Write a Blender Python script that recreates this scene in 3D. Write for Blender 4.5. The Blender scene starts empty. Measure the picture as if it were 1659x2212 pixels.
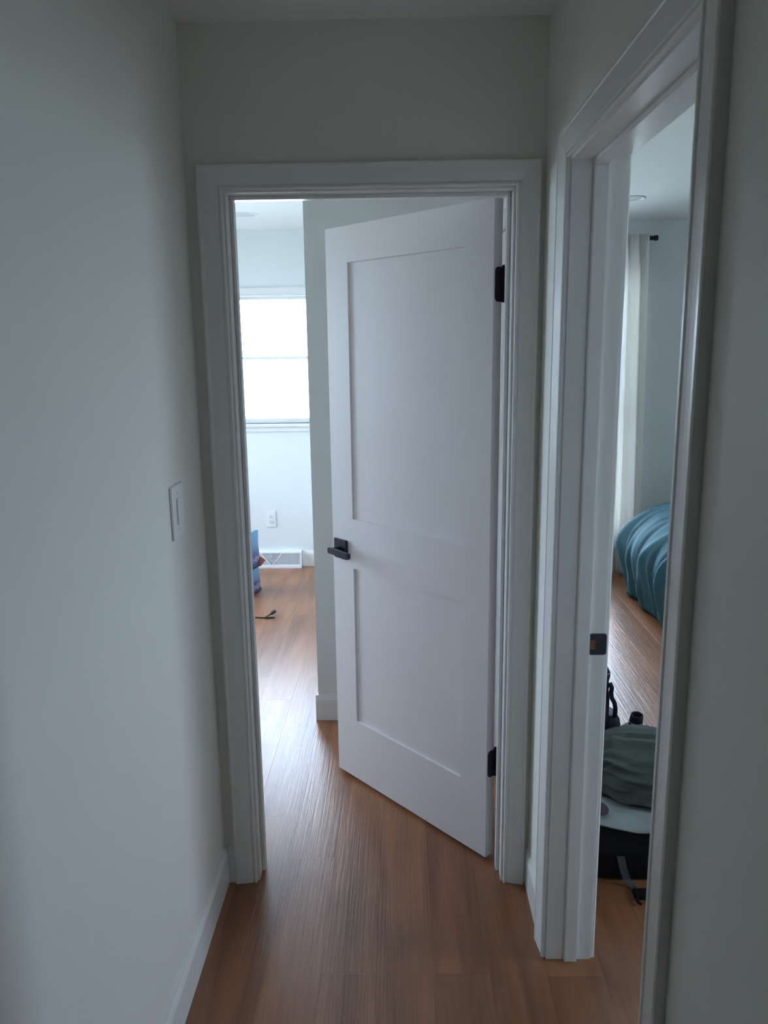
import bpy, bmesh, math, random
from mathutils import Vector, Matrix, noise

random.seed(7)
S = bpy.context.scene
C = S.collection

# ------------------------------------------------------------------ camera
F_PX = 1722.96
PITCH, YAW, ROLL, CAM_H = math.radians(11.8416), math.radians(1.2385), math.radians(-0.752), 1.6443
fw = Vector((-math.sin(YAW) * math.cos(PITCH), math.cos(YAW) * math.cos(PITCH), -math.sin(PITCH)))
rt = Vector((math.cos(YAW), math.sin(YAW), 0.0))
up = rt.cross(fw)
rt2 = rt * math.cos(ROLL) + up * math.sin(ROLL)
up2 = -rt * math.sin(ROLL) + up * math.cos(ROLL)
cd = bpy.data.cameras.new('camera')
cd.sensor_fit = 'VERTICAL'
cd.sensor_height = 32.0
cd.lens = F_PX / 2212.0 * 32.0
cd.clip_start = 0.02
cd.dof.use_dof = True
cd.dof.focus_distance = 2.6
cd.dof.aperture_fstop = cd.lens / 3.0
cam = bpy.data.objects.new('camera', cd)
C.objects.link(cam)
m = Matrix((rt2, up2, -fw)).transposed().to_4x4()
m.translation = Vector((0, 0, CAM_H))
cam.matrix_world = m
S.camera = cam

# ------------------------------------------------------------------ world and light
SKY = 27.0
w = bpy.data.worlds.new('overcast_sky')
S.world = w
w.use_nodes = True
bg = w.node_tree.nodes['Background']
bg.inputs['Color'].default_value = (0.65, 0.77, 1.0, 1)
bg.inputs['Strength'].default_value = SKY


def portal(name, loc, rot, sx, sy):
    l = bpy.data.lights.new(name, 'AREA')
    l.shape = 'RECTANGLE'
    l.size, l.size_y = sx, sy
    l.cycles.is_portal = True
    o = bpy.data.objects.new(name, l)
    o.location = loc
    o.rotation_euler = rot
    C.objects.link(o)


vs = S.view_settings
vs.view_transform = 'Standard'
vs.look = 'None'
vs.gamma = 1.0
vs.use_curve_mapping = False
vs.exposure = 0.0
S.cycles.use_denoising = True
S.cycles.max_bounces = 14
S.cycles.diffuse_bounces = 10
S.cycles.glossy_bounces = 5
S.cycles.sample_clamp_indirect = 8.0

# ------------------------------------------------------------------ key dimensions (metres)
XL, XR = -0.558, 0.384            # hall wall faces
YE0, YE1 = 2.211, 2.332           # end wall, hall face and room face
XB = 0.504                        # bedroom face of the right wall
CEIL = 2.445
HEAD = 2.039                      # underside of head jambs
J1L, J1R = -0.4535, 0.3016        # end doorway jamb faces
J2N, J2F = 1.095, 1.886           # bedroom doorway jamb faces (near, far)
YF = 5.868                        # far room window wall
YB = 5.72                         # bedroom window wall
XCOR, YCOR = -0.376, 3.314        # outside corner in far room


# ------------------------------------------------------------------ materials
def nodes_of(name):
    mt = bpy.data.materials.new(name)
    mt.use_nodes = True
    nt = mt.node_tree
    b = nt.nodes['Principled BSDF']
    return mt, nt, b


def link(nt, a, b):
    nt.links.new(a, b)


def paint(name, col, rough, bump=0.0, scale=60, var=0.03, spec=0.5, dist=0.002):
    """painted / plastic surface with faint procedural variation and relief"""
    mt, nt, b = nodes_of(name)
    tc = nt.nodes.new('ShaderNodeTexCoord')
    nz = nt.nodes.new('ShaderNodeTexNoise')
    nz.inputs['Scale'].default_value = 3.0
    nz.inputs['Detail'].default_value = 4
    link(nt, tc.outputs['Object'], nz.inputs['Vector'])
    rp = nt.nodes.new('ShaderNodeMix')
    rp.data_type = 'RGBA'
    rp.inputs['A'].default_value = (*[max(0, c * (1 - var)) for c in col], 1)
    rp.inputs['B'].default_value = (*[min(1, c * (1 + var)) for c in col], 1)
    link(nt, nz.outputs['Fac'], rp.inputs['Factor'])
    link(nt, rp.outputs['Result'], b.inputs['Base Color'])
    b.inputs['Roughness'].default_value = rough
    b.inputs['Specular IOR Level'].default_value = spec
    if bump:
        n2 = nt.nodes.new('ShaderNodeTexNoise')
        n2.inputs['Scale'].default_value = scale
        n2.inputs['Detail'].default_value = 3
        link(nt, tc.outputs['Object'], n2.inputs['Vector'])
        bp = nt.nodes.new('ShaderNodeBump')
        bp.inputs['Strength'].default_value = bump
        bp.inputs['Distance'].default_value = dist
        link(nt, n2.outputs['Fac'], bp.inputs['Height'])
        link(nt, bp.outputs['Normal'], b.inputs['Normal'])
    return mt


M = {}
M['wall'] = paint('wall_paint', (0.776, 0.774, 0.722), 0.55, 0.12, 180, 0.012)
M['wall_cool'] = paint('room_wall_paint', (0.755, 0.782, 0.775), 0.55, 0.12, 180, 0.012)
M['ceiling'] = paint('ceiling_paint', (0.80, 0.80, 0.785), 0.8, 0.15, 150, 0.012)
M['trim'] = paint('trim_gloss_paint', (0.79, 0.79, 0.775), 0.22, 0.03, 35, 0.012, dist=0.001)
M['door'] = paint('door_satin_paint', (0.80, 0.76, 0.77), 0.38, 0.05, 90, 0.01)
M['black'] = paint('black_hardware', (0.012, 0.016, 0.03), 0.38, 0.05, 300, 0.1)
M['plastic'] = paint('white_plastic', (0.80, 0.80, 0.80), 0.3, 0, 50, 0.01)
M['slot'] = paint('dark_slot', (0.06, 0.06, 0.065), 0.6, 0, 50, 0.02)
M['vent'] = paint('vent_enamel', (0.78, 0.78, 0.80), 0.35, 0, 50, 0.01)
M['ventback'] = paint('vent_inside', (0.30, 0.31, 0.34), 0.6, 0, 50, 0.02)
M['cord'] = paint('black_cord', (0.012, 0.011, 0.011), 0.45, 0, 50, 0.05)
M['lens'] = paint('light_lens', (0.55, 0.57, 0.58), 0.5, 0, 50, 0.01)
M['duffel'] = paint('black_nylon', (0.004, 0.0045, 0.006), 0.7, 0.4, 500, 0.2, 0.2)
M['strap'] = paint('grey_webbing', (0.045, 0.048, 0.052), 0.7, 0.5, 600, 0.1)
M['navy'] = paint('navy_nylon', (0.008, 0.010, 0.020), 0.6, 0.4, 400, 0.2, 0.3)
M['piping'] = paint('pale_piping', (0.25, 0.25, 0.30), 0.6, 0, 50, 0.05)
M['fleece'] = paint('green_fleece', (0.075, 0.092, 0.078), 0.95, 0.9, 220, 0.18, 0.1, 0.004)
M['shirt'] = paint('shaded_cotton', (0.25, 0.275, 0.275), 0.9, 0.3, 250, 0.05, 0.2)  # white-grey cloth, base colour darkened to stand in for shade
M['mauve'] = paint('mauve_cotton', (0.060, 0.042, 0.050), 0.9, 0.3, 250, 0.05, 0.2)
M['tealcloth'] = paint('dark_teal_cloth', (0.02, 0.10, 0.14), 0.85, 0.3, 250, 0.08, 0.2)
M['duvet'] = paint('teal_duvet_cotton', (0.046, 0.118, 0.138), 0.85, 0.25, 160, 0.10, 0.2, 0.003)
M['mattress'] = paint('mattress_ticking', (0.6, 0.6, 0.58), 0.9, 0.1, 100, 0.03)
M['frame'] = paint('dark_bed_frame', (0.03, 0.028, 0.026), 0.6, 0.1, 100, 0.1)
M['rod'] = paint('black_rod', (0.010, 0.012, 0.014), 0.35, 0, 50, 0.1)
M['orange'] = paint('orange_brown_card', (0.36, 0.115, 0.06), 0.7, 0.1, 100, 0.08)
M['latchwood'] = paint('bare_wood', (0.26, 0.12, 0.07), 0.8, 0.3, 200, 0.2)
M['ink'] = paint('pale_print', (0.45, 0.47, 0.62), 0.5, 0, 50, 0.02)
M['sticker'] = paint('white_sticker', (0.7, 0.7, 0.72), 0.5, 0, 50, 0.02)
M['lawn'] = paint('pale_ground', (0.36, 0.38, 0.33), 0.9, 0.3, 5, 0.1)


def wood():
    mt, nt, b = nodes_of('vinyl_plank_wood')
    N = nt.nodes.new
    tc = N('ShaderNodeTexCoord')
    oi = N('ShaderNodeObjectInfo')
    mul = N('ShaderNodeMath'); mul.operation = 'MULTIPLY'; mul.inputs[1].default_value = 57.0
    link(nt, oi.outputs['Random'], mul.inputs[0])
    cmb = N('ShaderNodeCombineXYZ')
    for i in ('X', 'Y', 'Z'):
        link(nt, mul.outputs[0], cmb.inputs[i])
    add = N('ShaderNodeVectorMath'); add.operation = 'ADD'
    link(nt, tc.outputs['Object'], add.inputs[0])
    link(nt, cmb.outputs[0], add.inputs[1])
    # wavering long grain
    mp = N('ShaderNodeMapping'); mp.inputs['Scale'].default_value = (9, 0.9, 9)
    link(nt, add.outputs[0], mp.inputs['Vector'])
    n1 = N('ShaderNodeTexNoise'); n1.inputs['Scale'].default_value = 1.4; n1.inputs['Detail'].default_value = 6
    n1.inputs['Roughness'].default_value = 0.62; n1.inputs['Distortion'].default_value = 0.6
    link(nt, mp.outputs[0], n1.inputs['Vector'])
    mp2 = N('ShaderNodeMapping'); mp2.inputs['Scale'].default_value = (120, 3.0, 120)
    link(nt, add.outputs[0], mp2.inputs['Vector'])
    n2 = N('ShaderNodeTexNoise'); n2.inputs['Scale'].default_value = 1.0; n2.inputs['Detail'].default_value = 5
    n2.inputs['Roughness'].default_value = 0.6
    link(nt, mp2.outputs[0], n2.inputs['Vector'])
    # cathedral rings
    mp3 = N('ShaderNodeMapping'); mp3.inputs['Scale'].default_value = (11, 1.1, 11)
    link(nt, add.outputs[0], mp3.inputs['Vector'])
    wv = N('ShaderNodeTexWave'); wv.wave_type = 'RINGS'; wv.inputs['Scale'].default_value = 1.3
    wv.inputs['Distortion'].default_value = 3.0; wv.inputs['Detail'].default_value = 2
    link(nt, mp3.outputs[0], wv.inputs['Vector'])
    r1 = N('ShaderNodeValToRGB')
    e = r1.color_ramp.elements
    e[0].position = 0.25; e[0].color = (0.150, 0.050, 0.019, 1)
    e[1].position = 0.72; e[1].color = (0.345, 0.146, 0.066, 1)
    k = e.new(0.5); k.color = (0.265, 0.108, 0.046, 1)
    link(nt, n1.outputs['Fac'], r1.inputs['Fac'])
    mx = N('ShaderNodeMix'); mx.data_type = 'RGBA'; mx.blend_type = 'MULTIPLY'; mx.inputs['Factor'].default_value = 0.35
    link(nt, r1.outputs['Color'], mx.inputs['A'])
    link(nt, n2.outputs['Fac'], mx.inputs['B'])
    mx2 = N('ShaderNodeMix'); mx2.data_type = 'RGBA'; mx2.blend_type = 'MULTIPLY'; mx2.inputs['Factor'].default_value = 0.16
    link(nt, mx.outputs['Result'], mx2.inputs['A'])
    link(nt, wv.outputs['Color'], mx2.inputs['B'])
    hs = N('ShaderNodeHueSaturation')
    mr = N('ShaderNodeMapRange'); mr.inputs['To Min'].default_value = 1.15; mr.inputs['To Max'].default_value = 1.45
    link(nt, oi.outputs['Random'], mr.inputs['Value'])
    link(nt, mr.outputs[0], hs.inputs['Value'])
    link(nt, mx2.outputs['Result'], hs.inputs['Color'])
    link(nt, hs.outputs['Color'], b.inputs['Base Color'])
    b.inputs['Roughness'].default_value = 0.31
    b.inputs['Specular IOR Level'].default_value = 0.75
    bp = N('ShaderNodeBump'); bp.inputs['Strength'].default_value = 0.8; bp.inputs['Distance'].default_value = 0.0014
    link(nt, n2.outputs['Fac'], bp.inputs['Height'])
    link(nt, bp.outputs['Normal'], b.inputs['Normal'])
    return mt


M['wood'] = wood()


def glass():
    mt = bpy.data.materials.new('window_glass')
    mt.use_nodes = True
    nt = mt.node_tree
    nt.nodes.remove(nt.nodes['Principled BSDF'])
    out = nt.nodes['Material Output']
    t = nt.nodes.new('ShaderNodeBsdfTransparent')
    t.inputs['Color'].default_value = (0.94, 0.97, 0.96, 1)
    g = nt.nodes.new('ShaderNodeBsdfGlossy'); g.inputs['Roughness'].default_value = 0.02
    fr = nt.nodes.new('ShaderNodeFresnel'); fr.inputs['IOR'].default_value = 1.45
    mx = nt.nodes.new('ShaderNodeMixShader')
    link(nt, fr.outputs[0], mx.inputs['Fac'])
    link(nt, t.outputs[0], mx.inputs[1]); link(nt, g.outputs[0], mx.inputs[2])
    link(nt, mx.outputs[0], out.inputs['Surface'])
    return mt


M['glass'] = glass()


def curtain_mat():
    mt, nt, b = nodes_of('white_curtain_cloth')
    b.inputs['Base Color'].default_value = (0.82, 0.81, 0.79, 1)
    b.inputs['Roughness'].default_value = 0.9
    b.inputs['Specular IOR Level'].default_value = 0.1
    tl = nt.nodes.new('ShaderNodeBsdfTranslucent'); tl.inputs['Color'].default_value = (0.86, 0.84, 0.80, 1)
    tc = nt.nodes.new('ShaderNodeTexCoord')
    wv = nt.nodes.new('ShaderNodeTexNoise'); wv.inputs['Scale'].default_value = 300
    link(nt, tc.outputs['Object'], wv.inputs['Vector'])
    bp = nt.nodes.new('ShaderNodeBump'); bp.inputs['Strength'].default_value = 0.1; bp.inputs['Distance'].default_value = 0.001
    link(nt, wv.outputs['Fac'], bp.inputs['Height']); link(nt, bp.outputs['Normal'], b.inputs['Normal'])
    mx = nt.nodes.new('ShaderNodeMixShader'); mx.inputs['Fac'].default_value = 0.40
    out = nt.nodes['Material Output']
    link(nt, b.outputs[0], mx.inputs[1]); link(nt, tl.outputs[0], mx.inputs[2])
    link(nt, mx.outputs[0], out.inputs['Surface'])
    return mt


M['curtain'] = curtain_mat()


def carton_mat():
    """printed carton: blue fading to navy down its height (print, in the carton's own coordinates)"""
    mt, nt, b = nodes_of('blue_gradient_print')
    tc = nt.nodes.new('ShaderNodeTexCoord')
    sp = nt.nodes.new('ShaderNodeSeparateXYZ')
    link(nt, tc.outputs['Generated'], sp.inputs[0])
    r = nt.nodes.new('ShaderNodeValToRGB')
    e = r.color_ramp.elements
    e[0].position = 0.0; e[0].color = (0.030, 0.035, 0.095, 1)
    e[1].position = 1.0; e[1].color = (0.10, 0.27, 0.42, 1)
    for p, c in ((0.22, (0.050, 0.055, 0.140, 1)), (0.42, (0.045, 0.055, 0.145, 1)), (0.60, (0.085, 0.19, 0.33, 1))):
        k = e.new(p); k.color = c
    link(nt, sp.outputs['Z'], r.inputs['Fac'])
    link(nt, r.outputs['Color'], b.inputs['Base Color'])
    b.inputs['Roughness'].default_value = 0.4
    return mt


M['carton'] = carton_mat()


# ------------------------------------------------------------------ mesh helpers
class MB:
    def __init__(s):
        s.v, s.f = [], []

    def add(s, vs_, fs_):
        n = len(s.v)
        s.v += [tuple(v) for v in vs_]
        s.f += [tuple(i + n for i in f) for f in fs_]
        return s

    def box(s, x0, x1, y0, y1, z0, z1):
        return s.add([(x0, y0, z0), (x1, y0, z0), (x1, y1, z0), (x0, y1, z0),
                      (x0, y0, z1), (x1, y0, z1), (x1, y1, z1), (x0, y1, z1)],
                     [(0, 3, 2, 1), (4, 5, 6, 7), (0, 1, 5, 4), (1, 2, 6, 5), (2, 3, 7, 6), (3, 0, 4, 7)])

    def prism(s, poly, a, b, mp):
        """polygon extruded between a and b; mp(p, q, t) -> point"""
        n = len(poly)
        s.add([mp(p[0], p[1], a) for p in poly] + [mp(p[0], p[1], b) for p in poly],
              [tuple(range(n))[::-1], tuple(range(n, 2 * n))] +
              [(i, (i + 1) % n, n + (i + 1) % n, n + i) for i in range(n)])
        return s

    def tube(s, pts, r, n=10, caps=True):
        pts = [Vector(p) for p in pts]
        rs = r if isinstance(r, (list, tuple)) else [r] * len(pts)
        rings = []
        prev = None
        for i, p in enumerate(pts):
            d = (pts[min(i + 1, len(pts) - 1)] - pts[max(i - 1, 0)]).normalized()
            if prev is None:
                a = Vector((0, 0, 1)) if abs(d.z) < 0.9 else Vector((1, 0, 0))
                u = d.cross(a).normalized()
            else:
                u = (prev - d * prev.dot(d)).normalized()
            prev = u
            q = d.cross(u)
            rings.append([p + (u * math.cos(2 * math.pi * k / n) + q * math.sin(2 * math.pi * k / n)) * rs[i] for k in range(n)])
        fs = []
        for i in range(len(pts) - 1):
            for k in range(n):
                fs.append((i * n + k, i * n + (k + 1) % n, (i + 1) * n + (k + 1) % n, (i + 1) * n + k))
        if caps:
            fs.append(tuple(range(n))[::-1])
            fs.append(tuple(range((len(pts) - 1) * n, len(pts) * n)))
        return s.add([v for rg in rings for v in rg], fs)

    def band(s, pts, width_vec, thick):
        """flat webbing along pts; width_vec constant"""
        pts = [Vector(p) for p in pts]
        wv = Vector(width_vec)
        vs_, fs_ = [], []
        for i, p in enumerate(pts):
            d = (pts[min(i + 1, len(pts) - 1)] - pts[max(i - 1, 0)]).normalized()
            nrm = d.cross(wv).normalized() * thick / 2
            vs_ += [p - wv / 2 - nrm, p + wv / 2 - nrm, p + wv / 2 + nrm, p - wv / 2 + nrm]
        for i in range(len(pts) - 1):
            for k in range(4):
                fs_.append((i * 4 + k, i * 4 + (k + 1) % 4, (i + 1) * 4 + (k + 1) % 4, (i + 1) * 4 + k))
        fs_ += [(3, 2, 1, 0), tuple((len(pts) - 1) * 4 + k for k in range(4))]
        return s.add(vs_, fs_)

    def lathe(s, prof, n, mp):
        """prof: (radius, h) list; mp(x, y, h)"""
        vs_ = []
        for r, h in prof:
            for k in range(n):
                a = 2 * math.pi * k / n
                vs_.append(mp(r * math.cos(a), r * math.sin(a), h))
        fs_ = []
        for i in range(len(prof) - 1):
            for k in range(n):
                fs_.append((i * n + k, i * n + (k + 1) % n, (i + 1) * n + (k + 1) % n, (i + 1) * n + k))
        fs_.append(tuple(range(n))[::-1])
        fs_.append(tuple(range((len(prof) - 1) * n, len(prof) * n)))
        return s.add(vs_, fs_)

    def build(s, name, mat, parent=None, smooth=False, bevel=0.0, seg=2, subd=0, solid=0.0):
        me = bpy.data.meshes.new(name)
        me.from_pydata(s.v, [], s.f)
        bm = bmesh.new(); bm.from_mesh(me)
        bmesh.ops.recalc_face_normals(bm, faces=bm.faces)
        if bevel:
            bmesh.ops.bevel(bm, geom=bm.edges[:], offset=bevel, segments=seg, affect='EDGES', clamp_overlap=True)
        bm.to_mesh(me); bm.free()
        me.materials.append(M[mat] if isinstance(mat, str) else mat)
        o = bpy.data.objects.new(name, me)
        C.objects.link(o)
        if parent:
            o.parent = parent
        if smooth:
            for p in me.polygons:
                p.use_smooth = True
        if solid:
            md = o.modifiers.new('thickness', 'SOLIDIFY'); md.thickness = solid; md.offset = 0
        if subd:
            md = o.modifiers.new('smooth', 'SUBSURF'); md.levels = subd; md.render_levels = subd
        return o


def box(name, mat, b, parent=None, bevel=0.0, seg=2, smooth=False):
    return MB().box(*b).build(name, mat, parent, bevel=bevel, seg=seg, smooth=smooth)


def tag(o, label, cat, group=None, kind=None):
    o['label'] = label
    o['category'] = cat
    if group:
        o['group'] = group
    if kind:
        o['kind'] = kind
    return o


def struct(o, label, cat):
    return tag(o, label, cat, kind='structure')


def empty(name, loc=(0, 0, 0), rz=0.0):
    o = bpy.data.objects.new(name, None)
    o.empty_display_size = 0.1
    o.location = loc
    o.rotation_euler = (0, 0, rz)
    C.objects.link(o)
    return o


def smooth_angle(o, deg=35):
    me = o.data
    for p in me.polygons:
        p.use_smooth = True
    me.set_sharp_from_angle(angle=math.radians(deg))
    return o


# ------------------------------------------------------------------ floor of planks
floor = box('floor', 'slot', (-3.3, 3.7, -3.6, 5.99, -0.06, -0.009))
struct(floor, 'warm brown wood plank floor running through hall and both rooms', 'floor')
PW, PL, PT = 0.1505, 1.22, 0.009
plank_cache = {}


def plank_mesh(L):
    key = round(L, 3)
    if key not in plank_cache:
        hx, hy, c = PW / 2 - 0.0001, L / 2 - 0.0001, 0.00022
        mb = MB()
        mb.add([(-hx, -hy, -PT), (hx, -hy, -PT), (hx, hy, -PT), (-hx, hy, -PT),
                (-hx, -hy, -c), (hx, -hy, -c), (hx, hy, -c), (-hx, hy, -c),
                (-hx + c, -hy + c, 0), (hx - c, -hy + c, 0), (hx - c, hy - c, 0), (-hx + c, hy - c, 0)],
               [(0, 3, 2, 1), (8, 9, 10, 11)] +
               [(i, (i + 1) % 4, 4 + (i + 1) % 4, 4 + i) for i in range(4)] +
               [(4 + i, 4 + (i + 1) % 4, 8 + (i + 1) % 4, 8 + i) for i in range(4)])
        me = bpy.data.meshes.new('plank')
        me.from_pydata(mb.v, [], mb.f)
        me.materials.append(M['wood'])
        plank_cache[key] = me
    return plank_cache[key]


JOINTS = {-1: 1.832, 1: 1.832, 3: 1.825, -2: 2.323, -3: 3.781, -5: 3.779, 0: 2.75, 2: 2.48, 4: 2.30, -4: 4.735}
for k in range(-21, 24):
    x0 = -0.075 + PW * k
    if x0 < -3.25 or x0 + PW > 3.66:
        continue
    j = JOINTS.get(k, 0.3 + random.random() * PL)
    y = j - math.ceil((j + 3.55) / PL) * PL
    xc = x0 + PW / 2
    while y < 5.95:
        a, b = max(y, -3.55), min(y + PL, 5.97)
        y += PL
        if b - a < 0.02:
            continue
        if xc < XL - 0.1 and b < YE0:
            continue                       # outside the hall
        if XCOR + 0.1 < xc < XB - 0.05 and a > YCOR + 0.02:
            continue                       # inside the closet block
        if xc > XB + 0.08 and b < 0.2:
            continue
        o = bpy.data.objects.new('plank', plank_mesh(b - a))
        o.location = (xc, (a + b) / 2, 0)
        o.parent = floor
        C.objects.link(o)

# ------------------------------------------------------------------ walls and ceiling
struct(MB().box(-3.3, 3.7, -3.6, 6.0, CEIL, CEIL + 0.1).build('ceiling', 'ceiling'),
       'flat white painted ceiling over hall and rooms', 'ceiling')
struct(box('wall_left', 'wall', (XL - 0.12, XL, -3.5, YE0, 0, CEIL)), 'pale grey painted hall wall carrying the light switch', 'wall')

mb = MB()
mb.box(-3.3, J1L - 0.018, YE0, YE1, 0, CEIL)
mb.box(J1R + 0.018, XR, YE0, YE1, 0, CEIL)
mb.box(J1L - 0.018, J1R + 0.018, YE0, YE1, HEAD + 0.018, CEIL)
struct(mb.build('wall_end', 'wall'), 'grey painted wall around the doorway closing the hall', 'wall')
mb = MB()
mb.box(XR, XB, -3.5, J2N - 0.018, 0, CEIL)
mb.box(XR, XB, J2F + 0.018, YCOR, 0, CEIL)
mb.box(XR, XB, J2N - 0.018, J2F + 0.018, HEAD + 0.018, CEIL)
struct(mb.build('wall_right', 'wall'), 'dim grey hall wall with the open bedroom doorway', 'wall')
struct(box('wall_corner', 'wall_cool', (XCOR, XB, YCOR, YF, 0, CEIL)), 'pale wall with an outside corner behind the half open door', 'wall')


def holed_wall(name, a0, a1, h, t0, t1, mp, label):
    """wall in plane coordinates a (along), z, t (depth) with rectangular hole h=(a0,a1,z0,z1)"""
    mb = MB()

    def bx(p0, p1, z0, z1):
        c = [mp(p0, z0, t0), mp(p1, z0, t0), mp(p1, z0, t1), mp(p0, z0, t1),
             mp(p0, z1, t0), mp(p1, z1, t0), mp(p1, z1, t1), mp(p0, z1, t1)]
        mb.add(c, [(0, 3, 2, 1), (4, 5, 6, 7), (0, 1, 5, 4), (1, 2, 6, 5), (2, 3, 7, 6), (3, 0, 4, 7)])
    bx(a0, h[0], 0, CEIL); bx(h[1], a1, 0, CEIL)
    bx(h[0], h[1], 0, h[2]); bx(h[0], h[1], h[3], CEIL)
    struct(mb.build(name, 'wall_cool'), label, 'wall')


mY = lambda Y: (lambda a, z, t: (a, Y - t, z))          # wall facing -Y, t towards the room
mXp = lambda X: (lambda a, z, t: (X + t, a, z))         # wall facing +X
W1 = (-1.45, -0.56, 1.086, 1.996)
W4 = (1.25, 2.05, 0.95, 2.00)
W2 = (0.57, 1.60, 0.32, 2.16)
W3 = (3.95, 5.66, 0.75, 2.18)
holed_wall('wall_far', -3.3, XCOR, W1, 0, -0.13, mY(YF), 'bright white wall with the large window in the room beyond')
holed_wall('wall_bedroom', XB, 3.7, W2, 0, -0.15, mY(YB), 'pale blue-grey bedroom wall behind the white curtain')
struct(box('wall_back', 'wall', (XL - 0.12, XB, -3.6, -3.5, 0, CEIL)), 'pale grey painted wall closing the hall behind', 'wall')
holed_wall('wall_side', YE1, YF, W3, 0, -0.10, mXp(-3.2), 'side wall of the far room with an added unseen window')
holed_wall('wall_bedroom_right', 0.1, YB, W4, 0, -0.10, lambda a, z, t: (3.6 - t, a, z), 'bedroom wall beyond the bed with an added unseen window')
struct(box('wall_bedroom_near', 'wall_cool', (XB, 3.6, 0.0, 0.1, 0, CEIL)), 'bedroom wall opposite the curtain', 'wall')

# ------------------------------------------------------------------ windows
CASE = [(0.0, 0.0), (0.0, 0.009), (0.03, 0.0120), (0.11, 0.0120), (0.14, 0.0085), (0.18, 0.0085), (0.21, 0.0110),
        (0.55, 0.0150), (0.84, 0.0172), (0.87, 0.0188), (0.96, 0.0188), (1.0, 0.0165), (1.0, 0.0)]


def casing(parent, a0, a1, zt, wl, wr, wt, mp, z0=0.0, name='casing'):
    n = len(CASE)

    def piece(A, B):
        vs_ = [mp(*A(s_, t)) for s_, t in CASE] + [mp(*B(s_, t)) for s_, t in CASE]
        fs_ = [tuple(range(n)), tuple(range(n, 2 * n))] + [(i, (i + 1) % n, n + (i + 1) % n, n + i) for i in range(n)]
        MB().add(vs_, fs_).build(name, 'trim', parent)
    piece(lambda s_, t: (a0 - s_ * wl, z0, t), lambda s_, t: (a0 - s_ * wl, zt + s_ * wt, t))
    piece(lambda s_, t: (a1 + s_ * wr, z0, t), lambda s_, t: (a1 + s_ * wr, zt + s_ * wt, t))
    piece(lambda s_, t: (a0 - s_ * wl, zt + s_ * wt, t), lambda s_, t: (a1 + s_ * wr, zt + s_ * wt, t))


def window(name, h, mp, depth, label):
    root = empty(name)
    struct(root, label, 'window')
    a0, a1, z0, z1 = h

    def pb(nm, mat, p0, p1, q0, q1, t0, t1, par=root, bevel=0.0):
        c = [mp(p0, q0, t0), mp(p1, q0, t0), mp(p1, q0, t1), mp(p0, q0, t1),
             mp(p0, q1, t0), mp(p1, q1, t0), mp(p1, q1, t1), mp(p0, q1, t1)]
        return MB().add(c, [(0, 3, 2, 1), (4, 5, 6, 7), (0, 1, 5, 4), (1, 2, 6, 5), (2, 3, 7, 6), (3, 0, 4, 7)]).build(nm, mat, par, bevel=bevel)
    casing(root, a0, a1, z1, 0.06, 0.06, 0.057, mp, z0)
    pb('window_sill', 'trim', a0 - 0.075, a1 + 0.075, z0 - 0.022, z0, -depth + 0.05, 0.035, bevel=0.003)
    pb('window_apron', 'trim', a0 - 0.06, a1 + 0.06, z0 - 0.058, z0 - 0.022, 0.0, 0.014, bevel=0.003)
    zm = (z0 + z1) / 2 + 0.03
    for q0, q1, t in ((z0, zm, -0.045), (zm - 0.022, z1, -0.075)):
        fwd = 0.036
        n = len(root.children)
        mb = MB()

        def q(p0, p1, r0, r1, s0, s1):
            c = [mp(p0, r0, s0), mp(p1, r0, s0), mp(p1, r0, s1), mp(p0, r0, s1), mp(p0, r1, s0), mp(p1, r1, s0), mp(p1, r1, s1), mp(p0, r1, s1)]
            mb.add(c, [(0, 3, 2, 1), (4, 5, 6, 7), (0, 1, 5, 4), (1, 2, 6, 5), (2, 3, 7, 6), (3, 0, 4, 7)])
        q(a0, a0 + fwd, q0, q1, t - 0.028, t); q(a1 - fwd, a1, q0, q1, t - 0.028, t)
        q(a0 + fwd, a1 - fwd, q0, q0 + (fwd if t > -0.06 else 0.022), t - 0.028, t); q(a0 + fwd, a1 - fwd, q1 - 0.022, q1, t - 0.028, t)
        sash = mb.build('sash', 'trim', root)
        pb('pane', 'glass', a0 + fwd, a1 - fwd, q0 + (fwd if t > -0.06 else 0.022), q1 - 0.022, t - 0.016, t - 0.012, sash)
    return root


window('window_1', W1, mY(YF), 0.13, 'glaring white sash window in the room behind the half open door')
window('window_2', W2, mY(YB), 0.15, 'bedroom sash window beside the white curtain')
window('added_window_3', W3, mXp(-3.2), 0.10, 'unseen side window added to light the far room')  # added out of view to brighten the far room's window wall
window('added_window_4', W4, lambda a, z, t: (3.6 - t, a, z), 0.10, 'unseen window added beyond the bed to light bedroom and hall')  # added out of view to light the hall's left wall through the doorway
portal('daylight_portal_added_bed', (3.695, (W4[0] + W4[1]) / 2, (W4[2] + W4[3]) / 2), (math.radians(90), 0, math.radians(90)), W4[1] - W4[0], W4[3] - W4[2])
portal('daylight_portal_far', ((W1[0] + W1[1]) / 2, YF + 0.125, (W1[2] + W1[3]) / 2), (math.radians(-90), 0, 0), W1[1] - W1[0], W1[3] - W1[2])
portal('daylight_portal_bedroom', ((W2[0] + W2[1]) / 2, YB + 0.145, (W2[2] + W2[3]) / 2), (math.radians(-90), 0, 0), W2[1] - W2[0], W2[3] - W2[2])
portal('daylight_portal_added_side', (-3.295, (W3[0] + W3[1]) / 2, (W3[2] + W3[3]) / 2), (math.radians(-90), 0, math.radians(90)), W3[1] - W3[0], W3[3] - W3[2])

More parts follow.
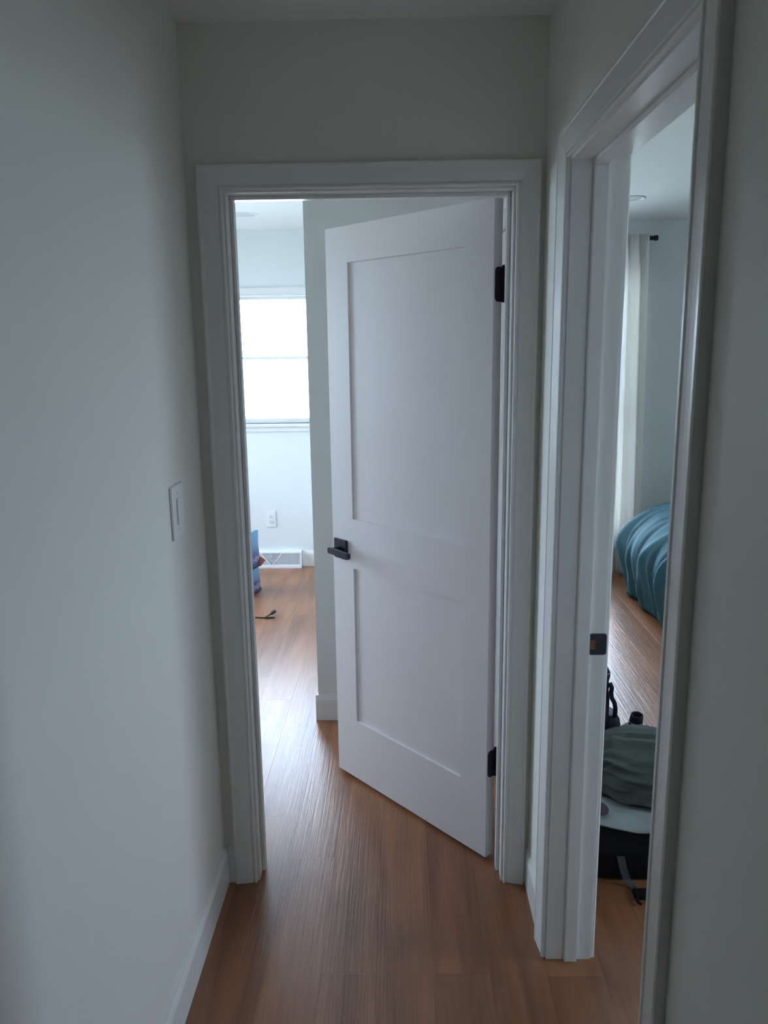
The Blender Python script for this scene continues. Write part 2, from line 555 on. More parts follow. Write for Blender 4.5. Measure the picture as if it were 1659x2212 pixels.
struct(box('ground', 'lawn', (-60, 60, 6.3, 90, -0.7, -0.6)), 'pale open ground outside the windows', 'ground')
struct(box('ground_back', 'lawn', (-3.5, 60, -40, -3.75, -0.7, -0.6)), 'pale open ground behind the house', 'ground')
struct(box('ground_right', 'lawn', (3.8, 60, -3.74, 6.29, -0.7, -0.6)), 'pale open ground on the bedroom side of the house', 'ground')
struct(box('ground_side', 'lawn', (-60, -3.6, -30, 6.29, -0.7, -0.6)), 'pale open ground beside the house', 'ground')

# ------------------------------------------------------------------ door frames
tr1 = empty('trim_1')
struct(tr1, 'white moulded casing and jambs around the doorway ending the hall', 'door frame')
casing(tr1, J1L - 0.006, J1R + 0.006, HEAD + 0.006, 0.0665, 0.0625, 0.0625, mY(YE0))
casing(tr1, J1L - 0.006, J1R + 0.006, HEAD + 0.006, 0.0625, 0.0625, 0.0625, lambda a, z, t: (a, YE1 + t, z))
box('jamb', 'trim', (J1L - 0.018, J1L, YE0, YE1, 0, HEAD), tr1)
box('jamb', 'trim', (J1R, J1R + 0.018, YE0, YE1, 0, HEAD), tr1)
box('jamb', 'trim', (J1L - 0.018, J1R + 0.018, YE0, YE1, HEAD, HEAD + 0.018), tr1)
box('door_stop', 'trim', (J1L, J1L + 0.010, 2.256, 2.290, 0, HEAD - 0.010), tr1, bevel=0.002)
box('door_stop', 'trim', (J1R - 0.010, J1R, 2.256, 2.290, 0, HEAD - 0.010), tr1, bevel=0.002)
box('door_stop', 'trim', (J1L, J1R, 2.256, 2.290, HEAD - 0.010, HEAD), tr1, bevel=0.002)

tr2 = empty('trim_2')
struct(tr2, 'white moulded casing and jambs around the bedroom doorway with black strike plate', 'door frame')
casing(tr2, J2N - 0.006, J2F + 0.006, HEAD + 0.006, 0.080, 0.076, 0.0625, lambda a, z, t: (XR - t, a, z))
casing(tr2, J2N - 0.006, J2F + 0.006, HEAD + 0.006, 0.066, 0.066, 0.0625, lambda a, z, t: (XB + t, a, z))
box('jamb', 'trim', (XR, XB, J2F, J2F + 0.018, 0, HEAD), tr2)
box('jamb', 'trim', (XR, XB, J2N - 0.018, J2N, 0, HEAD), tr2)
box('jamb', 'trim', (XR, XB, J2N - 0.018, J2F + 0.018, HEAD, HEAD + 0.018), tr2)
box('door_stop', 'trim', (0.431, 0.465, J2F - 0.012, J2F, 0, HEAD - 0.012), tr2, bevel=0.002)
box('door_stop', 'trim', (0.431, 0.465, J2N, J2N + 0.010, 0, HEAD - 0.010), tr2, bevel=0.002)
box('door_stop', 'trim', (0.431, 0.465, J2N, J2F, HEAD - 0.012, HEAD), tr2, bevel=0.002)

# strike plate: rounded black plate with a latch hole, on the far jamb
zc, zh = 0.908, 0.0275


def rrect(x0, x1, z0, z1, r, n=5):
    out = []
    for cx, cz, a in ((x1 - r, z0 + r, -90), (x1 - r, z1 - r, 0), (x0 + r, z1 - r, 90), (x0 + r, z0 + r, 180)):
        for i in range(n + 1):
            t = math.radians(a + 90 * i / n)
            out.append((cx + r * math.cos(t), cz + r * math.sin(t)))
    return out


outer = rrect(0.4655, 0.5085, zc - zh, zc + zh, 0.006)
inner = rrect(0.4680, 0.4830, zc - 0.014, zc + 0.012, 0.003)
n = len(outer)
vs_ = [(x, J2F - 0.003, z) for x, z in outer] + [(x, J2F - 0.003, z) for x, z in inner] + \
      [(x, J2F, z) for x, z in outer] + [(x, J2F, z) for x, z in inner]
fs_ = []
for i in range(n):
    j = (i + 1) % n
    fs_ += [(i, j, n + j, n + i), (2 * n + i, 3 * n + i, 3 * n + j, 2 * n + j), (i, 2 * n + i, 2 * n + j, j), (n + i, n + j, 3 * n + j, 3 * n + i)]
sp = MB().add(vs_, fs_).build('strike_plate', 'black', tr2)
sp['label'] = 'black rounded strike plate'
box('latch_hole', 'latchwood', (0.4680, 0.4830, J2F - 0.0015, J2F - 0.0002, zc - 0.014, zc + 0.012), sp)
for dz in (-0.021, 0.020):
    MB().lathe([(0.0032, 0), (0.0026, 0.0012)], 10, lambda x, y, h, dz=dz: (0.4765 + x, J2F - 0.003 - h, zc + dz + y)).build('screw', 'black', sp)

# ------------------------------------------------------------------ baseboards
BH = 0.118


def baseboard(name, a0, a1, mp, label, h=BH, th=0.011):
    poly = [(0, 0), (th, 0), (th, h - 0.022), (th * 0.75, h - 0.012), (th * 0.35, h), (0, h)]
    o = MB().prism(poly, a0, a1, lambda p, q, a: mp(a, q, p)).build(name, 'trim')
    struct(o, label, 'baseboard')
    return o


baseboard('baseboard_left', -3.5, YE0, mXp(XL), 'white baseboard along the hall wall under the light switch')
baseboard('baseboard_right', J2F + 0.083, YE0, lambda a, z, t: (XR - t * 0.85, a, z), 'short white baseboard between the two door casings')
baseboard('baseboard_right_near', -3.5, J2N - 0.087, lambda a, z, t: (XR - t, a, z), 'white baseboard along the dim near hall wall')
baseboard('baseboard_end', XL + 0.011, J1L - 0.0725, mY(YE0), 'stub of white baseboard beside the doorway casing')
baseboard('baseboard_end_right', J1R + 0.0685, XR - 0.0094, mY(YE0), 'narrow stub of baseboard in the corner by the bedroom door')
baseboard('baseboard_corner', XCOR - 0.011, XR - 0.012, mY(YCOR), 'white baseboard on the wall end behind the half open door')
baseboard('baseboard_corner_side', YCOR, YF - 0.011, lambda a, z, t: (XCOR - t, a, z), 'white baseboard along the side of the outside corner')
baseboard('baseboard_far', -3.2, -1.214, mY(YF), 'white baseboard under the window left of the floor register')
baseboard('baseboard_far_right', -0.752, XCOR - 0.012, mY(YF), 'white baseboard right of the floor register')
baseboard('baseboard_bedroom', XB + 0.012, 3.6, mY(YB), 'white baseboard behind the curtain and bed')
baseboard('baseboard_bedroom_left', J2F + 0.075, YB - 0.011, mXp(XB), 'white baseboard in the bedroom beside the bags')
baseboard('baseboard_vestibule', YE1 + 0.02, 2.44, lambda a, z, t: (XR - t, a, z), 'white baseboard beside the closet door casing')

# ------------------------------------------------------------------ half open door
TH = math.radians(47.8)
PIV = (0.2955, 2.334, 0.0)
door = empty('door_1', PIV, -TH)
struct(door, 'white two-panel door standing half open with black lever handle', 'door')
U0, U1 = -0.003, -0.771                         # hinge edge, free edge (closed-door x, from pivot)
Y0, Y1 = -0.041, -0.006
ZB, ZT_ = 0.012, 2.034
s1, s2 = U0 - 0.112, U1 + 0.118
rails = [(ZB, 0.250), (0.850, 1.033), (1.917, ZT_)]
mb = MB()


def frame_with_panels(mb, ua, ub, y0, y1, z0, z1, holes, rec=0.008, ch=0.007):
    """door slab frame: full slab with two recessed faces on both sides"""
    zs = sorted({z0, z1, *[h[2] for h in holes], *[h[3] for h in holes]})
    us = sorted({ua, ub, holes[0][0], holes[0][1]})
    for side, y, dy in ((0, y0, rec), (1, y1, -rec)):
        for i in range(len(us) - 1):
            for j in range(len(zs) - 1):
                hole = any(abs(us[i] - h[0]) < 1e-6 and abs(us[i + 1] - h[1]) < 1e-6 and abs(zs[j] - h[2]) < 1e-6 for h in holes)
                if not hole:
                    mb.add([(us[i], y, zs[j]), (us[i + 1], y, zs[j]), (us[i + 1], y, zs[j + 1]), (us[i], y, zs[j + 1])], [(0, 1, 2, 3)])
                else:
                    a, b, c, d = us[i], us[i + 1], zs[j], zs[j + 1]
                    k = 0.0025
                    mb.add([(a, y, c), (b, y, c), (b, y, d), (a, y, d),
                            (a + k, y + dy, c + k), (b - k, y + dy, c + k), (b - k, y + dy, d - k), (a + k, y + dy, d - k)],
                           [(p, (p + 1) % 4, 4 + (p + 1) % 4, 4 + p) for p in range(4)])
    mb.add([(ua, y0, z0), (ub, y0, z0), (ub, y1, z0), (ua, y1, z0), (ua, y0, z1), (ub, y0, z1), (ub, y1, z1), (ua, y1, z1)],
           [(0, 3, 2, 1), (4, 5, 6, 7), (1, 2, 6, 5), (3, 0, 4, 7)])


holes = [(s2, s1, 0.250, 0.850), (s2, s1, 1.033, 1.917)]
frame_with_panels(mb, U1, U0, Y0, Y1, ZB, ZT_, holes)
fr_ = mb.build('door_frame', 'door', door)
bm = bmesh.new(); bm.from_mesh(fr_.data)
bmesh.ops.remove_doubles(bm, verts=bm.verts, dist=1e-5)
bmesh.ops.recalc_face_normals(bm, faces=bm.faces)
bm.to_mesh(fr_.data); bm.free()
for h in holes:
    box('panel', 'door', (h[0] + 0.002, h[1] - 0.002, Y0 + 0.008, Y1 - 0.008, h[2] + 0.002, h[3] - 0.002), door)

# lever handles, both sides
for sgn, yface in ((-1, Y0), (1, Y1)):
    hd = empty('handle')
    hd.parent = door
    hd['label'] = 'matt black square rose with flat lever'
    uc, zc_ = U0 - 0.716, 0.9135
    box('rose', 'black', (uc - 0.036, uc + 0.036, *sorted((yface, yface + sgn * 0.010)), zc_ - 0.036, zc_ + 0.036), hd, bevel=0.002)
    MB().lathe([(0.0105, 0.008), (0.0105, 0.048)], 16, lambda x, y, h: (uc + x, yface + sgn * h, zc_ + y)).build('neck', 'black', hd, smooth=False)
    poly = [(uc - 0.016, 0.043), (uc - 0.016, 0.056), (uc + 0.100, 0.062), (uc + 0.112, 0.060), (uc + 0.112, 0.049), (uc + 0.030, 0.043)]
    MB().prism(poly, zc_ - 0.0105, zc_ + 0.0105, lambda p, q, a: (p, yface + sgn * q, a)).build('lever', 'black', hd, bevel=0.0018)
box('latch_plate', 'black', (U1 - 0.0012, U1 + 0.0005, Y0 + 0.006, Y1 - 0.006, 0.885, 0.942), door)

# hinges (leaf on the door edge, knuckle at the pivot, leaf on the jamb)
for zc_, zh_ in ((1.806, 0.047), (0.337, 0.045)):
    hg = empty('hinge')
    hg.parent = door
    hg['label'] = 'black butt hinge with rounded leaf'
    pts = [(Y1 + 0.004, zc_ - zh_), (Y1 + 0.004, zc_ + zh_)]
    r = 0.012
    yl = Y0 + 0.006
    for a in range(0, 91, 15):
        t = math.radians(90 + a)
        pts.append((yl + r + r * math.cos(t), zc_ + zh_ - r + r * math.sin(t)))
    for a in range(0, 91, 15):
        t = math.radians(180 + a)
        pts.append((yl + r + r * math.cos(t), zc_ - zh_ + r + r * math.sin(t)))
    MB().prism(pts, U0 - 0.001, U0 + 0.0022, lambda p, q, a: (a, p, q)).build('hinge_leaf', 'black', hg)
    MB().tube([(0, 0, zc_ - zh_ - 0.002), (0, 0, zc_ + zh_ + 0.002)], 0.0058, 14).build('knuckle', 'black', hg, smooth=False)
    MB().tube([(0, 0, zc_ + zh_ + 0.002), (0, 0, zc_ + zh_ + 0.006)], [0.0068, 0.004], 14).build('pin_cap', 'black', hg)

# ------------------------------------------------------------------ closet door glimpsed through the hinge gap
tr3 = empty('trim_3')
struct(tr3, 'white casing around the closet door behind the hinge gap', 'door frame')
CY0, CY1 = 2.53, 3.14
casing(tr3, CY0 - 0.006, CY1 + 0.006, 2.038, 0.06, 0.06, 0.06, lambda a, z, t: (XR - t, a, z))
cdoor = empty('door_2')
struct(cdoor, 'closed white panelled closet door seen past the hinges', 'door')
mb = MB()
frame_with_panels(mb, CY0, CY1, 0.0, 0.030, 0.012, 2.034, [(CY0 + 0.1, CY1 - 0.1, 0.24, 1.02), (CY0 + 0.1, CY1 - 0.1, 1.17, 1.90)])
mb.v = [(XR - 0.004 + 0.0 - 0.002 + y * 0.2, u, z) for u, y, z in mb.v]
d2 = mb.build('door_frame', 'door', cdoor)
for z0, z1 in ((0.24, 1.02), (1.17, 1.90)):
    box('panel', 'door', (XR - 0.0045, XR - 0.0005, CY0 + 0.102, CY1 - 0.102, z0 + 0.002, z1 - 0.002), cdoor)

# ------------------------------------------------------------------ light switch
sw = empty('light_switch', (XL, 1.930, 1.247))
tag(sw, 'white rocker light switch on the hall wall left of the doorway', 'light switch')
box('wall_plate', 'plastic', (0, 0.006, -0.052, 0.052, -0.066, 0.066), sw, bevel=0.0022)
box('rocker', 'plastic', (0.004, 0.0095, -0.0165, 0.0165, -0.033, 0.033), sw, bevel=0.002)
for dz in (-0.045, 0.045):
    MB().lathe([(0.0032, 0), (0.0028, 0.0012)], 10, lambda x, y, h, dz=dz: (0.006 + h, x, dz + y)).build('screw', 'plastic', sw)

# ------------------------------------------------------------------ outlet
ou = empty('wall_outlet', (-0.981, YF, 0.369))
tag(ou, 'white duplex outlet on the far wall below the window', 'outlet')
box('wall_plate', 'plastic', (-0.0385, 0.0385, -0.006, 0, -0.064, 0.064), ou, bevel=0.0022)
for dz in (-0.020, 0.020):
    rc = MB().prism(rrect(-0.0165, 0.0165, dz - 0.014, dz + 0.014, 0.008), -0.0085, -0.004, lambda p, q, a: (p, a, q)).build('receptacle', 'plastic', ou)
    for dx, hh in ((-0.0065, 0.0045), (0.0065, 0.0035)):
        box('slot', 'slot', (dx - 0.0012, dx + 0.0012, -0.0088, -0.007, dz + 0.002 - hh, dz + 0.002 + hh), rc)
    MB().lathe([(0.0026, 0), (0.0026, 0.0018)], 10, lambda x, y, h, dz=dz: (x, -0.007 - h, dz - 0.008 + y)).build('ground_hole', 'slot', rc)

# ------------------------------------------------------------------ baseboard register
RX0, RX1 = -1.212, -0.754
xm = (RX0 + RX1) / 2
reg = empty('floor_register', (0, 0, 0))
tag(reg, 'white metal baseboard register with a triangular louvre pattern', 'register')
YFR = 5.806       # front face
YTOP = 5.826


def yface(z):      # face leans back towards the top
    return YFR + (YTOP - YFR) * (z - 0.018) / 0.107


mb = MB()
mb.prism([(YF, 0.0), (5.800, 0.0), (5.800, 0.016), (YFR, 0.018), (YFR, 0.026), (YF, 0.026)], RX0, RX1, lambda p, q, a: (a, p, q))
mb.prism([(YF, 0.110), (yface(0.110), 0.110), (YTOP, 0.120), (5.842, 0.127), (YF, 0.127)], RX0, RX1, lambda p, q, a: (a, p, q))
for a, b in ((RX0, RX0 + 0.012), (RX1 - 0.012, RX1)):
    mb.prism([(YF, 0.026), (YFR, 0.026), (yface(0.110), 0.110), (YF, 0.110)], a, b, lambda p, q, t: (t, p, q))
mb.build('register_frame', 'vent', reg)
mb = MB().prism([(YF - 0.002, 0.026), (YFR + 0.013, 0.026), (yface(0.110) + 0.013, 0.110), (YF - 0.002, 0.110)], RX0 + 0.012, RX1 - 0.012, lambda p, q, t: (t, p, q))
mb.build('register_back', 'ventback', reg)
ZL, ZH = 0.026, 0.110
AP, HW = xm, 0.080            # apex and half width of the triangle


def edge(z):
    return HW * (z - ZL) / (ZH - ZL)


mb = MB()
x = RX1 - 0.018
while x > xm + 0.006:                    # upright louvres right and, mirrored, left of the V
    zt_ = ZH if (x - xm) > HW else ZL + (ZH - ZL) * (x - xm) / HW
    for sg in (-1, 1):
        xx = xm + sg * (x - xm)
        if zt_ - ZL > 0.004:
            mb.prism([(yface(ZL) + 0.002, ZL), (yface(ZL) + 0.012, ZL), (yface(zt_) + 0.012, zt_), (yface(zt_) + 0.002, zt_)],
                     xx - 0.0022, xx + 0.0022, lambda p, q, t: (t, p, q))
    x -= 0.0088
z = ZL + 0.016
while z < ZH - 0.004:                    # level louvres inside the triangle
    e_ = edge(z) - 0.004
    mb.box(xm - e_, xm + e_, yface(z) + 0.002, yface(z) + 0.012, z - 0.0018, z + 0.0018)
    z += 0.0085
lo = mb.build('louvres', 'vent', reg)
lo['kind'] = 'stuff'
for sg in (-1, 1):
    c = [(xm, ZL - 0.002), (xm + sg * 0.008, ZL - 0.002), (xm + sg * (HW + 0.006), ZH), (xm + sg * (HW - 0.004), ZH)]
    MB().add([(p[0], yface(p[1]), p[1]) for p in c] + [(p[0], yface(p[1]) + 0.012, p[1]) for p in c],
             [(0, 1, 2, 3), (7, 6, 5, 4), (0, 4, 5, 1), (1, 5, 6, 2), (2, 6, 7, 3), (3, 7, 4, 0)]).build('diagonal_bar', 'vent', reg)
mb = MB()
mb.tube([(xm - 0.008, yface(0.1) - 0.004, 0.101), (xm + 0.001, yface(0.1) - 0.006, 0.103), (xm + 0.004, yface(0.095) - 0.006, 0.094),
         (xm - 0.001, yface(0.09) - 0.004, 0.086), (xm - 0.001, yface(0.08) - 0.002, 0.078)], 0.0022, 8)
mb.box(xm - 0.009, xm + 0.006, yface(0.078) - 0.004, yface(0.078) + 0.004, 0.0755, 0.0795)
mb.build('damper_lever', 'vent', reg)

# ------------------------------------------------------------------ recessed ceiling lights
for loc, lab in (((-0.955, 5.195, CEIL), 'round flush ceiling light near the bright far window'),
                 ((1.325, 4.85, CEIL), 'round recessed ceiling light above the white curtain')):
    cl = empty('ceiling_light', loc)
    tag(cl, lab, 'ceiling light', 'recessed ceiling lights')
    prof_o = [(0.088, 0.0), (0.087, 0.004), (0.080, 0.006), (0.070, 0.005), (0.068, 0.0015)]
    nn = 40
    vs_, fs_ = [], []
    for r, h in prof_o:
        for k in range(nn):
            a = 2 * math.pi * k / nn
            vs_.append((r * math.cos(a), r * math.sin(a), -h))
    for i in range(len(prof_o) - 1):
        for k in range(nn):
            fs_.append((i * nn + k, i * nn + (k + 1) % nn, (i + 1) * nn + (k + 1) % nn, (i + 1) * nn + k))
    MB().add(vs_, fs_).build('trim_ring', 'plastic', cl, smooth=True)
    MB().lathe([(0.0685, 0.0), (0.0685, 0.0018)], nn, lambda x, y, h: (x, y, -h)).build('lens', 'lens', cl)

# ------------------------------------------------------------------ cartons and cord in the far room
CA = math.atan2(0.063, 0.021)        # direction of the printed face in plan
d = Vector((0.021, 0.063, 0)).normalized()
nrm = Vector((d.y, -d.x, 0))


def carton(base, z0, h, lab, ln=0.26, dp=0.10, tap=0.9):
    root = empty('treat_pouch', (base[0], base[1], z0), 0)
    tag(root, lab, 'pouch')
    nx, nz = 8, 12
    vs_, fs_ = [], []
    grid = []
    for j in range(nz + 1):
        v = j / nz
        for side in (0, 1):
            for i in range(nx + 1):
                u_ = i / nx
                t = math.sin(math.pi * u_) ** 0.7 * (1 - v ** 2 * tap)
                half = dp / 2 * (0.18 + 0.82 * t) if v > 0.02 else dp / 2 * (0.5 + 0.5 * t)
                ins = 0.006 * math.sin(math.pi * v)
                p = d * (-ln * u_ + (-ins if i == 0 else (ins if i == nx else 0))) + nrm * (half if side == 0 else -half)
                p.z = h * v + (0.004 * math.sin(5 * u_ + 1) if j == nz else 0)
                vs_.append(p)
    w_ = nx + 1
    for j in range(nz):
        for side in (0, 1):
            for i in range(nx):
                a = (j * 2 + side) * w_ + i
                fs_.append((a, a + 1, a + 1 + 2 * w_, a + 2 * w_))
        for i in (0, nx):
            a, b = (j * 2) * w_ + i, (j * 2 + 1) * w_ + i
            fs_.append((a, b, b + 2 * w_, a + 2 * w_))
    for j in (0, nz):
        for i in range(nx):
            a, b = (j * 2) * w_ + i, (j * 2 + 1) * w_ + i
            fs_.append((a, a + 1, b + 1, b))
    MB().add(vs_, fs_).build('pouch', 'carton', root, smooth=True)
    # lettering
    fc = bpy.data.curves.new('lettering', 'FONT')
    fc.body = 'CHEWS'
    fc.size = 0.050
    fc.align_x = 'RIGHT'
    fc.extrude = 0.0006
    tmp = bpy.data.objects.new('tmp_text', fc)
    C.objects.link(tmp)
    dg = bpy.context.evaluated_depsgraph_get()
    me = bpy.data.meshes.new_from_object(tmp.evaluated_get(dg))
    bpy.data.objects.remove(tmp)
    me.name = 'lettering'
    # wrap on the face: x -> along d, y -> z
    for v in me.vertices:
        u_ = min(max((0.022 - v.co.x) / ln, 0.0), 1.0)
        vv = (v.co.y + 0.035 * h / 0.2) / h
        t = math.sin(math.pi * u_) ** 0.7 * (1 - vv ** 2 * tap)
        half = dp / 2 * (0.18 + 0.82 * t)
        p = d * (-ln * u_) + nrm * (half + 0.0012 + v.co.z)
        v.co = (p.x, p.y, vv * h)
    me.materials.clear()
    me.materials.append(M['ink'])
    lt = bpy.data.objects.new('lettering', me)
    lt.parent = root
    C.objects.link(lt)
    return root


c1 = carton((-0.999, 5.320), 0.0, 0.172, 'blue printed pouch standing on the floor under another pouch', dp=0.12, tap=0.25)
c2 = carton((-0.990, 5.318), 0.1775, 0.231, 'blue printed pouch stacked on top of another pouch')
MB().add([(-0.985, 5.268, 0.170), (-0.945, 5.262, 0.178), (-0.930, 5.262, 0.218), (-0.975, 5.268, 0.240),
          (-0.985, 5.272, 0.170), (-0.945, 5.267, 0.178), (-0.930, 5.267, 0.218), (-0.975, 5.272, 0.240)],
         [(0, 1, 2, 3), (7, 6, 5, 4), (0, 4, 5, 1), (1, 5, 6, 2), (2, 6, 7, 3), (3, 7, 4, 0)])
fl_ = MB().add([(-1.015, 5.250, 0.1745), (-0.962, 5.250, 0.171), (-0.928, 5.252, 0.214), (-0.964, 5.250, 0.240), (-1.012, 5.250, 0.232),
                (-1.015, 5.254, 0.1745), (-0.962, 5.254, 0.171), (-0.928, 5.256, 0.214), (-0.964, 5.254, 0.240), (-1.012, 5.254, 0.232)],
               [(0, 1, 2, 3, 4), (9, 8, 7, 6, 5)] + [(i, (i + 1) % 5, 5 + (i + 1) % 5, 5 + i) for i in range(5)]).build('card_tag', 'orange')
tag(fl_, 'orange brown card tucked beside the stacked blue pouches', 'card')

ctl = [(-1.30, 4.76), (-1.12, 4.70), (-0.98, 4.684), (-0.90, 4.676), (-0.855, 4.672), (-0.828, 4.685), (-0.812, 4.705), (-0.805, 4.715)]
cp = []
for i in range(1, len(ctl) - 2):
    for q_ in range(6):
        t = q_ / 6
        pp = [0.5 * (2 * ctl[i][c] + (ctl[i + 1][c] - ctl[i - 1][c]) * t + (2 * ctl[i - 1][c] - 5 * ctl[i][c] + 4 * ctl[i + 1][c] - ctl[i + 2][c]) * t * t +
                     (-ctl[i - 1][c] + 3 * ctl[i][c] - 3 * ctl[i + 1][c] + ctl[i + 2][c]) * t ** 3) for c in (0, 1)]
        cp.append((pp[0], pp[1], 0.0045 + 0.35 * max(0.0, pp[0] + 0.848)))
co = empty('power_cord', (-0.9, 4.7, 0))
tag(co, 'black cable end with a small plug lying on the floor', 'cord')
co.location = (0, 0, 0)
MB().tube(cp, 0.0042, 8).build('cable', 'cord', co, smooth=True)
e0 = Vector(cp[-1]); dr = (Vector(cp[-1]) - Vector(cp[-3])).normalized()
MB().tube([e0 - dr * 0.004, e0 + dr * 0.010, e0 + dr * 0.012, e0 + dr * 0.040, e0 + dr * 0.042], [0.005, 0.007, 0.0105, 0.0115, 0.009], 10).build('plug', 'cord', co)
MB().tube([(-0.850, 4.664, 0.0062), (-0.835, 4.664, 0.0062), (-0.785, 4.676, 0.0042)], [0.003, 0.006, 0.004], 8).build('clip_and_shadow', 'cord', co)  # one dark piece for both the clip and the plug's shadow

# ------------------------------------------------------------------ bedroom: curtain and rod
rod = empty('curtain_rod', (0, 0, 0))
tag(rod, 'black curtain rod with a flared end cap above the bedroom window', 'curtain rod')
YR, ZR = 5.615, 2.318
MB().tube([(0.53, YR, ZR), (1.672, YR, ZR)], 0.0095, 14).build('pole', 'rod', rod)
MB().tube([(1.666, YR, ZR), (1.676, YR, ZR), (1.681, YR, ZR), (1.700, YR, ZR), (1.708, YR, ZR), (1.726, YR, ZR), (1.730, YR, ZR)],
          [0.0185, 0.0185, 0.014, 0.0135, 0.018, 0.0185, 0.016], 18).build('finial', 'rod', rod)
for bx in (0.745, 1.365):
    MB().tube([(bx, YR, ZR + 0.012), (bx, YB - 0.006, ZR + 0.012)], 0.005, 8).build('bracket', 'rod', rod)
    box('bracket_plate', 'rod', (bx - 0.012, bx + 0.012, YB - 0.006, YB, ZR - 0.02, ZR + 0.045), rod)


def curtain(name, x0t, x1t, x0b, x1b, nf, lab, ph=0.0):
    root = empty(name)
    tag(root, lab, 'curtain', None)
    nx, nz = 110, 40
    z0, z1 = 0.012, ZR + 0.022
    vs_, fs_ = [], []
    for j in range(nz + 1):
        v = j / nz
        z = z0 + (z1 - z0) * v
        top = max(0, (v - 0.90) / 0.10)
        for i in range(nx + 1):
            u_ = i / nx
            xa = x0b + (x1b - x0b) * u_
            xb = x0t + (x1t - x0t) * u_
            x = xa + (xb - xa) * v
            amp = 0.042 * (1 - top * 0.55) * (0.75 + 0.25 * math.sin(u_ * 9 + 1))
            ang = 2 * math.pi * nf * (u_ + 0.02 * math.sin(6 * u_ + 2 * v)) + ph
            y = YR - 0.042 + amp * math.sin(ang) + 0.008 * math.sin(2.3 * ang + 3 * v)
            x += 0.010 * math.cos(ang) * (1 - top)
            vs_.append((x, y, z))
    for j in range(nz):
        for i in range(nx):
            a = j * (nx + 1) + i
            fs_.append((a, a + 1, a + nx + 2, a + nx + 1))
    MB().add(vs_, fs_).build('cloth', 'curtain', root, smooth=True, solid=0.0016)
    for k in range(int(nf) + 1):
        xk = x0t + (x1t - x0t) * (k + 0.5) / (int(nf) + 1)
        MB().band([(xk, YR - 0.018, ZR - 0.075), (xk, YR - 0.0165, ZR), (xk, YR - 0.011, ZR + 0.012), (xk, YR, ZR + 0.0165), (xk, YR + 0.011, ZR + 0.012), (xk, YR + 0.0165, ZR), (xk, YR + 0.012, ZR - 0.04)],
                  (0.05, 0, 0), 0.0015).build('tab', 'curtain', root)
    return root


curtain('curtain', 1.435, 1.655, 1.45, 1.715, 2.6, 'full length white curtain hanging by the teal bed', 0.6)
curtain('curtain', 0.545, 0.70, 0.53, 0.72, 2.4, 'white curtain panel in the bedroom corner away from the bed', 1.1)

# ------------------------------------------------------------------ bed
bed = empty('bed', (2.30, 4.29, 0))
tag(bed, 'bed with a rumpled teal duvet hanging to the floor', 'bed')
BX0, BX1, BY0, BY1 = -0.76, 0.76, -0.98, 1.02
box('bed_frame', 'frame', (BX0 + 0.10, BX1 - 0.10, BY0 + 0.10, BY1 - 0.10, 0.03, 0.24), bed, bevel=0.01)
for lx in (BX0 + 0.2, BX1 - 0.2):
    for ly in (BY0 + 0.2, BY1 - 0.2):
        box('leg', 'frame', (lx - 0.03, lx + 0.03, ly - 0.03, ly + 0.03, 0, 0.03), bed)
box('mattress', 'mattress', (BX0 + 0.13, BX1 - 0.13, BY0 + 0.13, BY1 - 0.13, 0.24, 0.50), bed, bevel=0.06, seg=4)
hw, hl = (BX1 - BX0) / 2, (BY1 - BY0) / 2
cy_ = (BY1 + BY0) / 2
RC = 0.20
NP = 48


def outline(step=0.013):
    """rounded rectangle walked by arc length: (x, y, nx, ny, s)"""
    out, s0 = [], 0.0
    a, b = hw - RC, hl - RC
    for (sx, sy, ex, ey, cx, cy3, a0) in ((hw, -b, hw, b, a, b, 0), (a, hl, -a, hl, -a, b, 90), (-hw, b, -hw, -b, -a, -b, 180), (-a, -hl, a, -hl, a, -b, 270)):
        L = math.hypot(ex - sx, ey - sy)
        n_ = int(L / step)
        t0 = math.radians(a0)
        for i in range(n_):
            f = i / n_
            out.append((sx + (ex - sx) * f, sy + (ey - sy) * f, math.cos(t0), math.sin(t0), s0 + L * f))
        s0 += L
        n_ = int(RC * math.pi / 2 / step)
        for i in range(n_):
            t = t0 + math.pi / 2 * i / n_
            out.append((cx + RC * math.cos(t), cy3 + RC * math.sin(t), math.cos(t), math.sin(t), s0 + RC * (t - t0)))
        s0 += RC * math.pi / 2
    return out


OL = outline()
NS = len(OL)
vs_, fs_ = [], []


def fold(s_, t):
    q = Vector((s_ * 4.2 + 0.9 * t, t * 0.8, 3.1))
    a = 0.075 * (1 - abs(noise.noise(q))) ** 3
    q = Vector((s_ * 10.0 + 1.6 * t, t * 1.1, 8.1))
    a += 0.034 * (1 - 1.6 * abs(noise.noise(q))) ** 2
    q = Vector((s_ * 24.0 + 2.6 * t, t * 2.0, 1.1))
    a += 0.010 * noise.noise(q)
    return a


for i in range(NP + 1):
    t = i / NP
    for k, (ox, oy, nx_, ny_, s_) in enumerate(OL):
        if t < 0.42:
            f = t / 0.42
            rr = f
            z = 0.675 - 0.10 * f ** 4 + 0.015 * noise.noise(Vector((ox * f * 4, oy * f * 5, 2.0)))
            out = -0.11 * f ** 3
            side = f ** 5
        else:
            g = (t - 0.42) / 0.58
            rr = 1.0
            z = 0.575 - 0.575 * (g ** 1.2) * 0.985 + 0.004
            out = -0.11 + 0.19 * math.sin(min(g / 0.5, 1.0) * math.pi / 2) - 0.07 * max(0, g - 0.55) / 0.45
            side = 1.0
        off = out + (fold(s_, t) - 0.055) * side * (0.35 + 0.65 * min(1, max(0, (t - 0.35) / 0.3)))
        vs_.append((ox * rr + nx_ * off, cy_ + oy * rr + ny_ * off, max(z + 0.02 * noise.noise(Vector((s_ * 6, t * 4, 0))) * side * (1 - t), 0.006)))
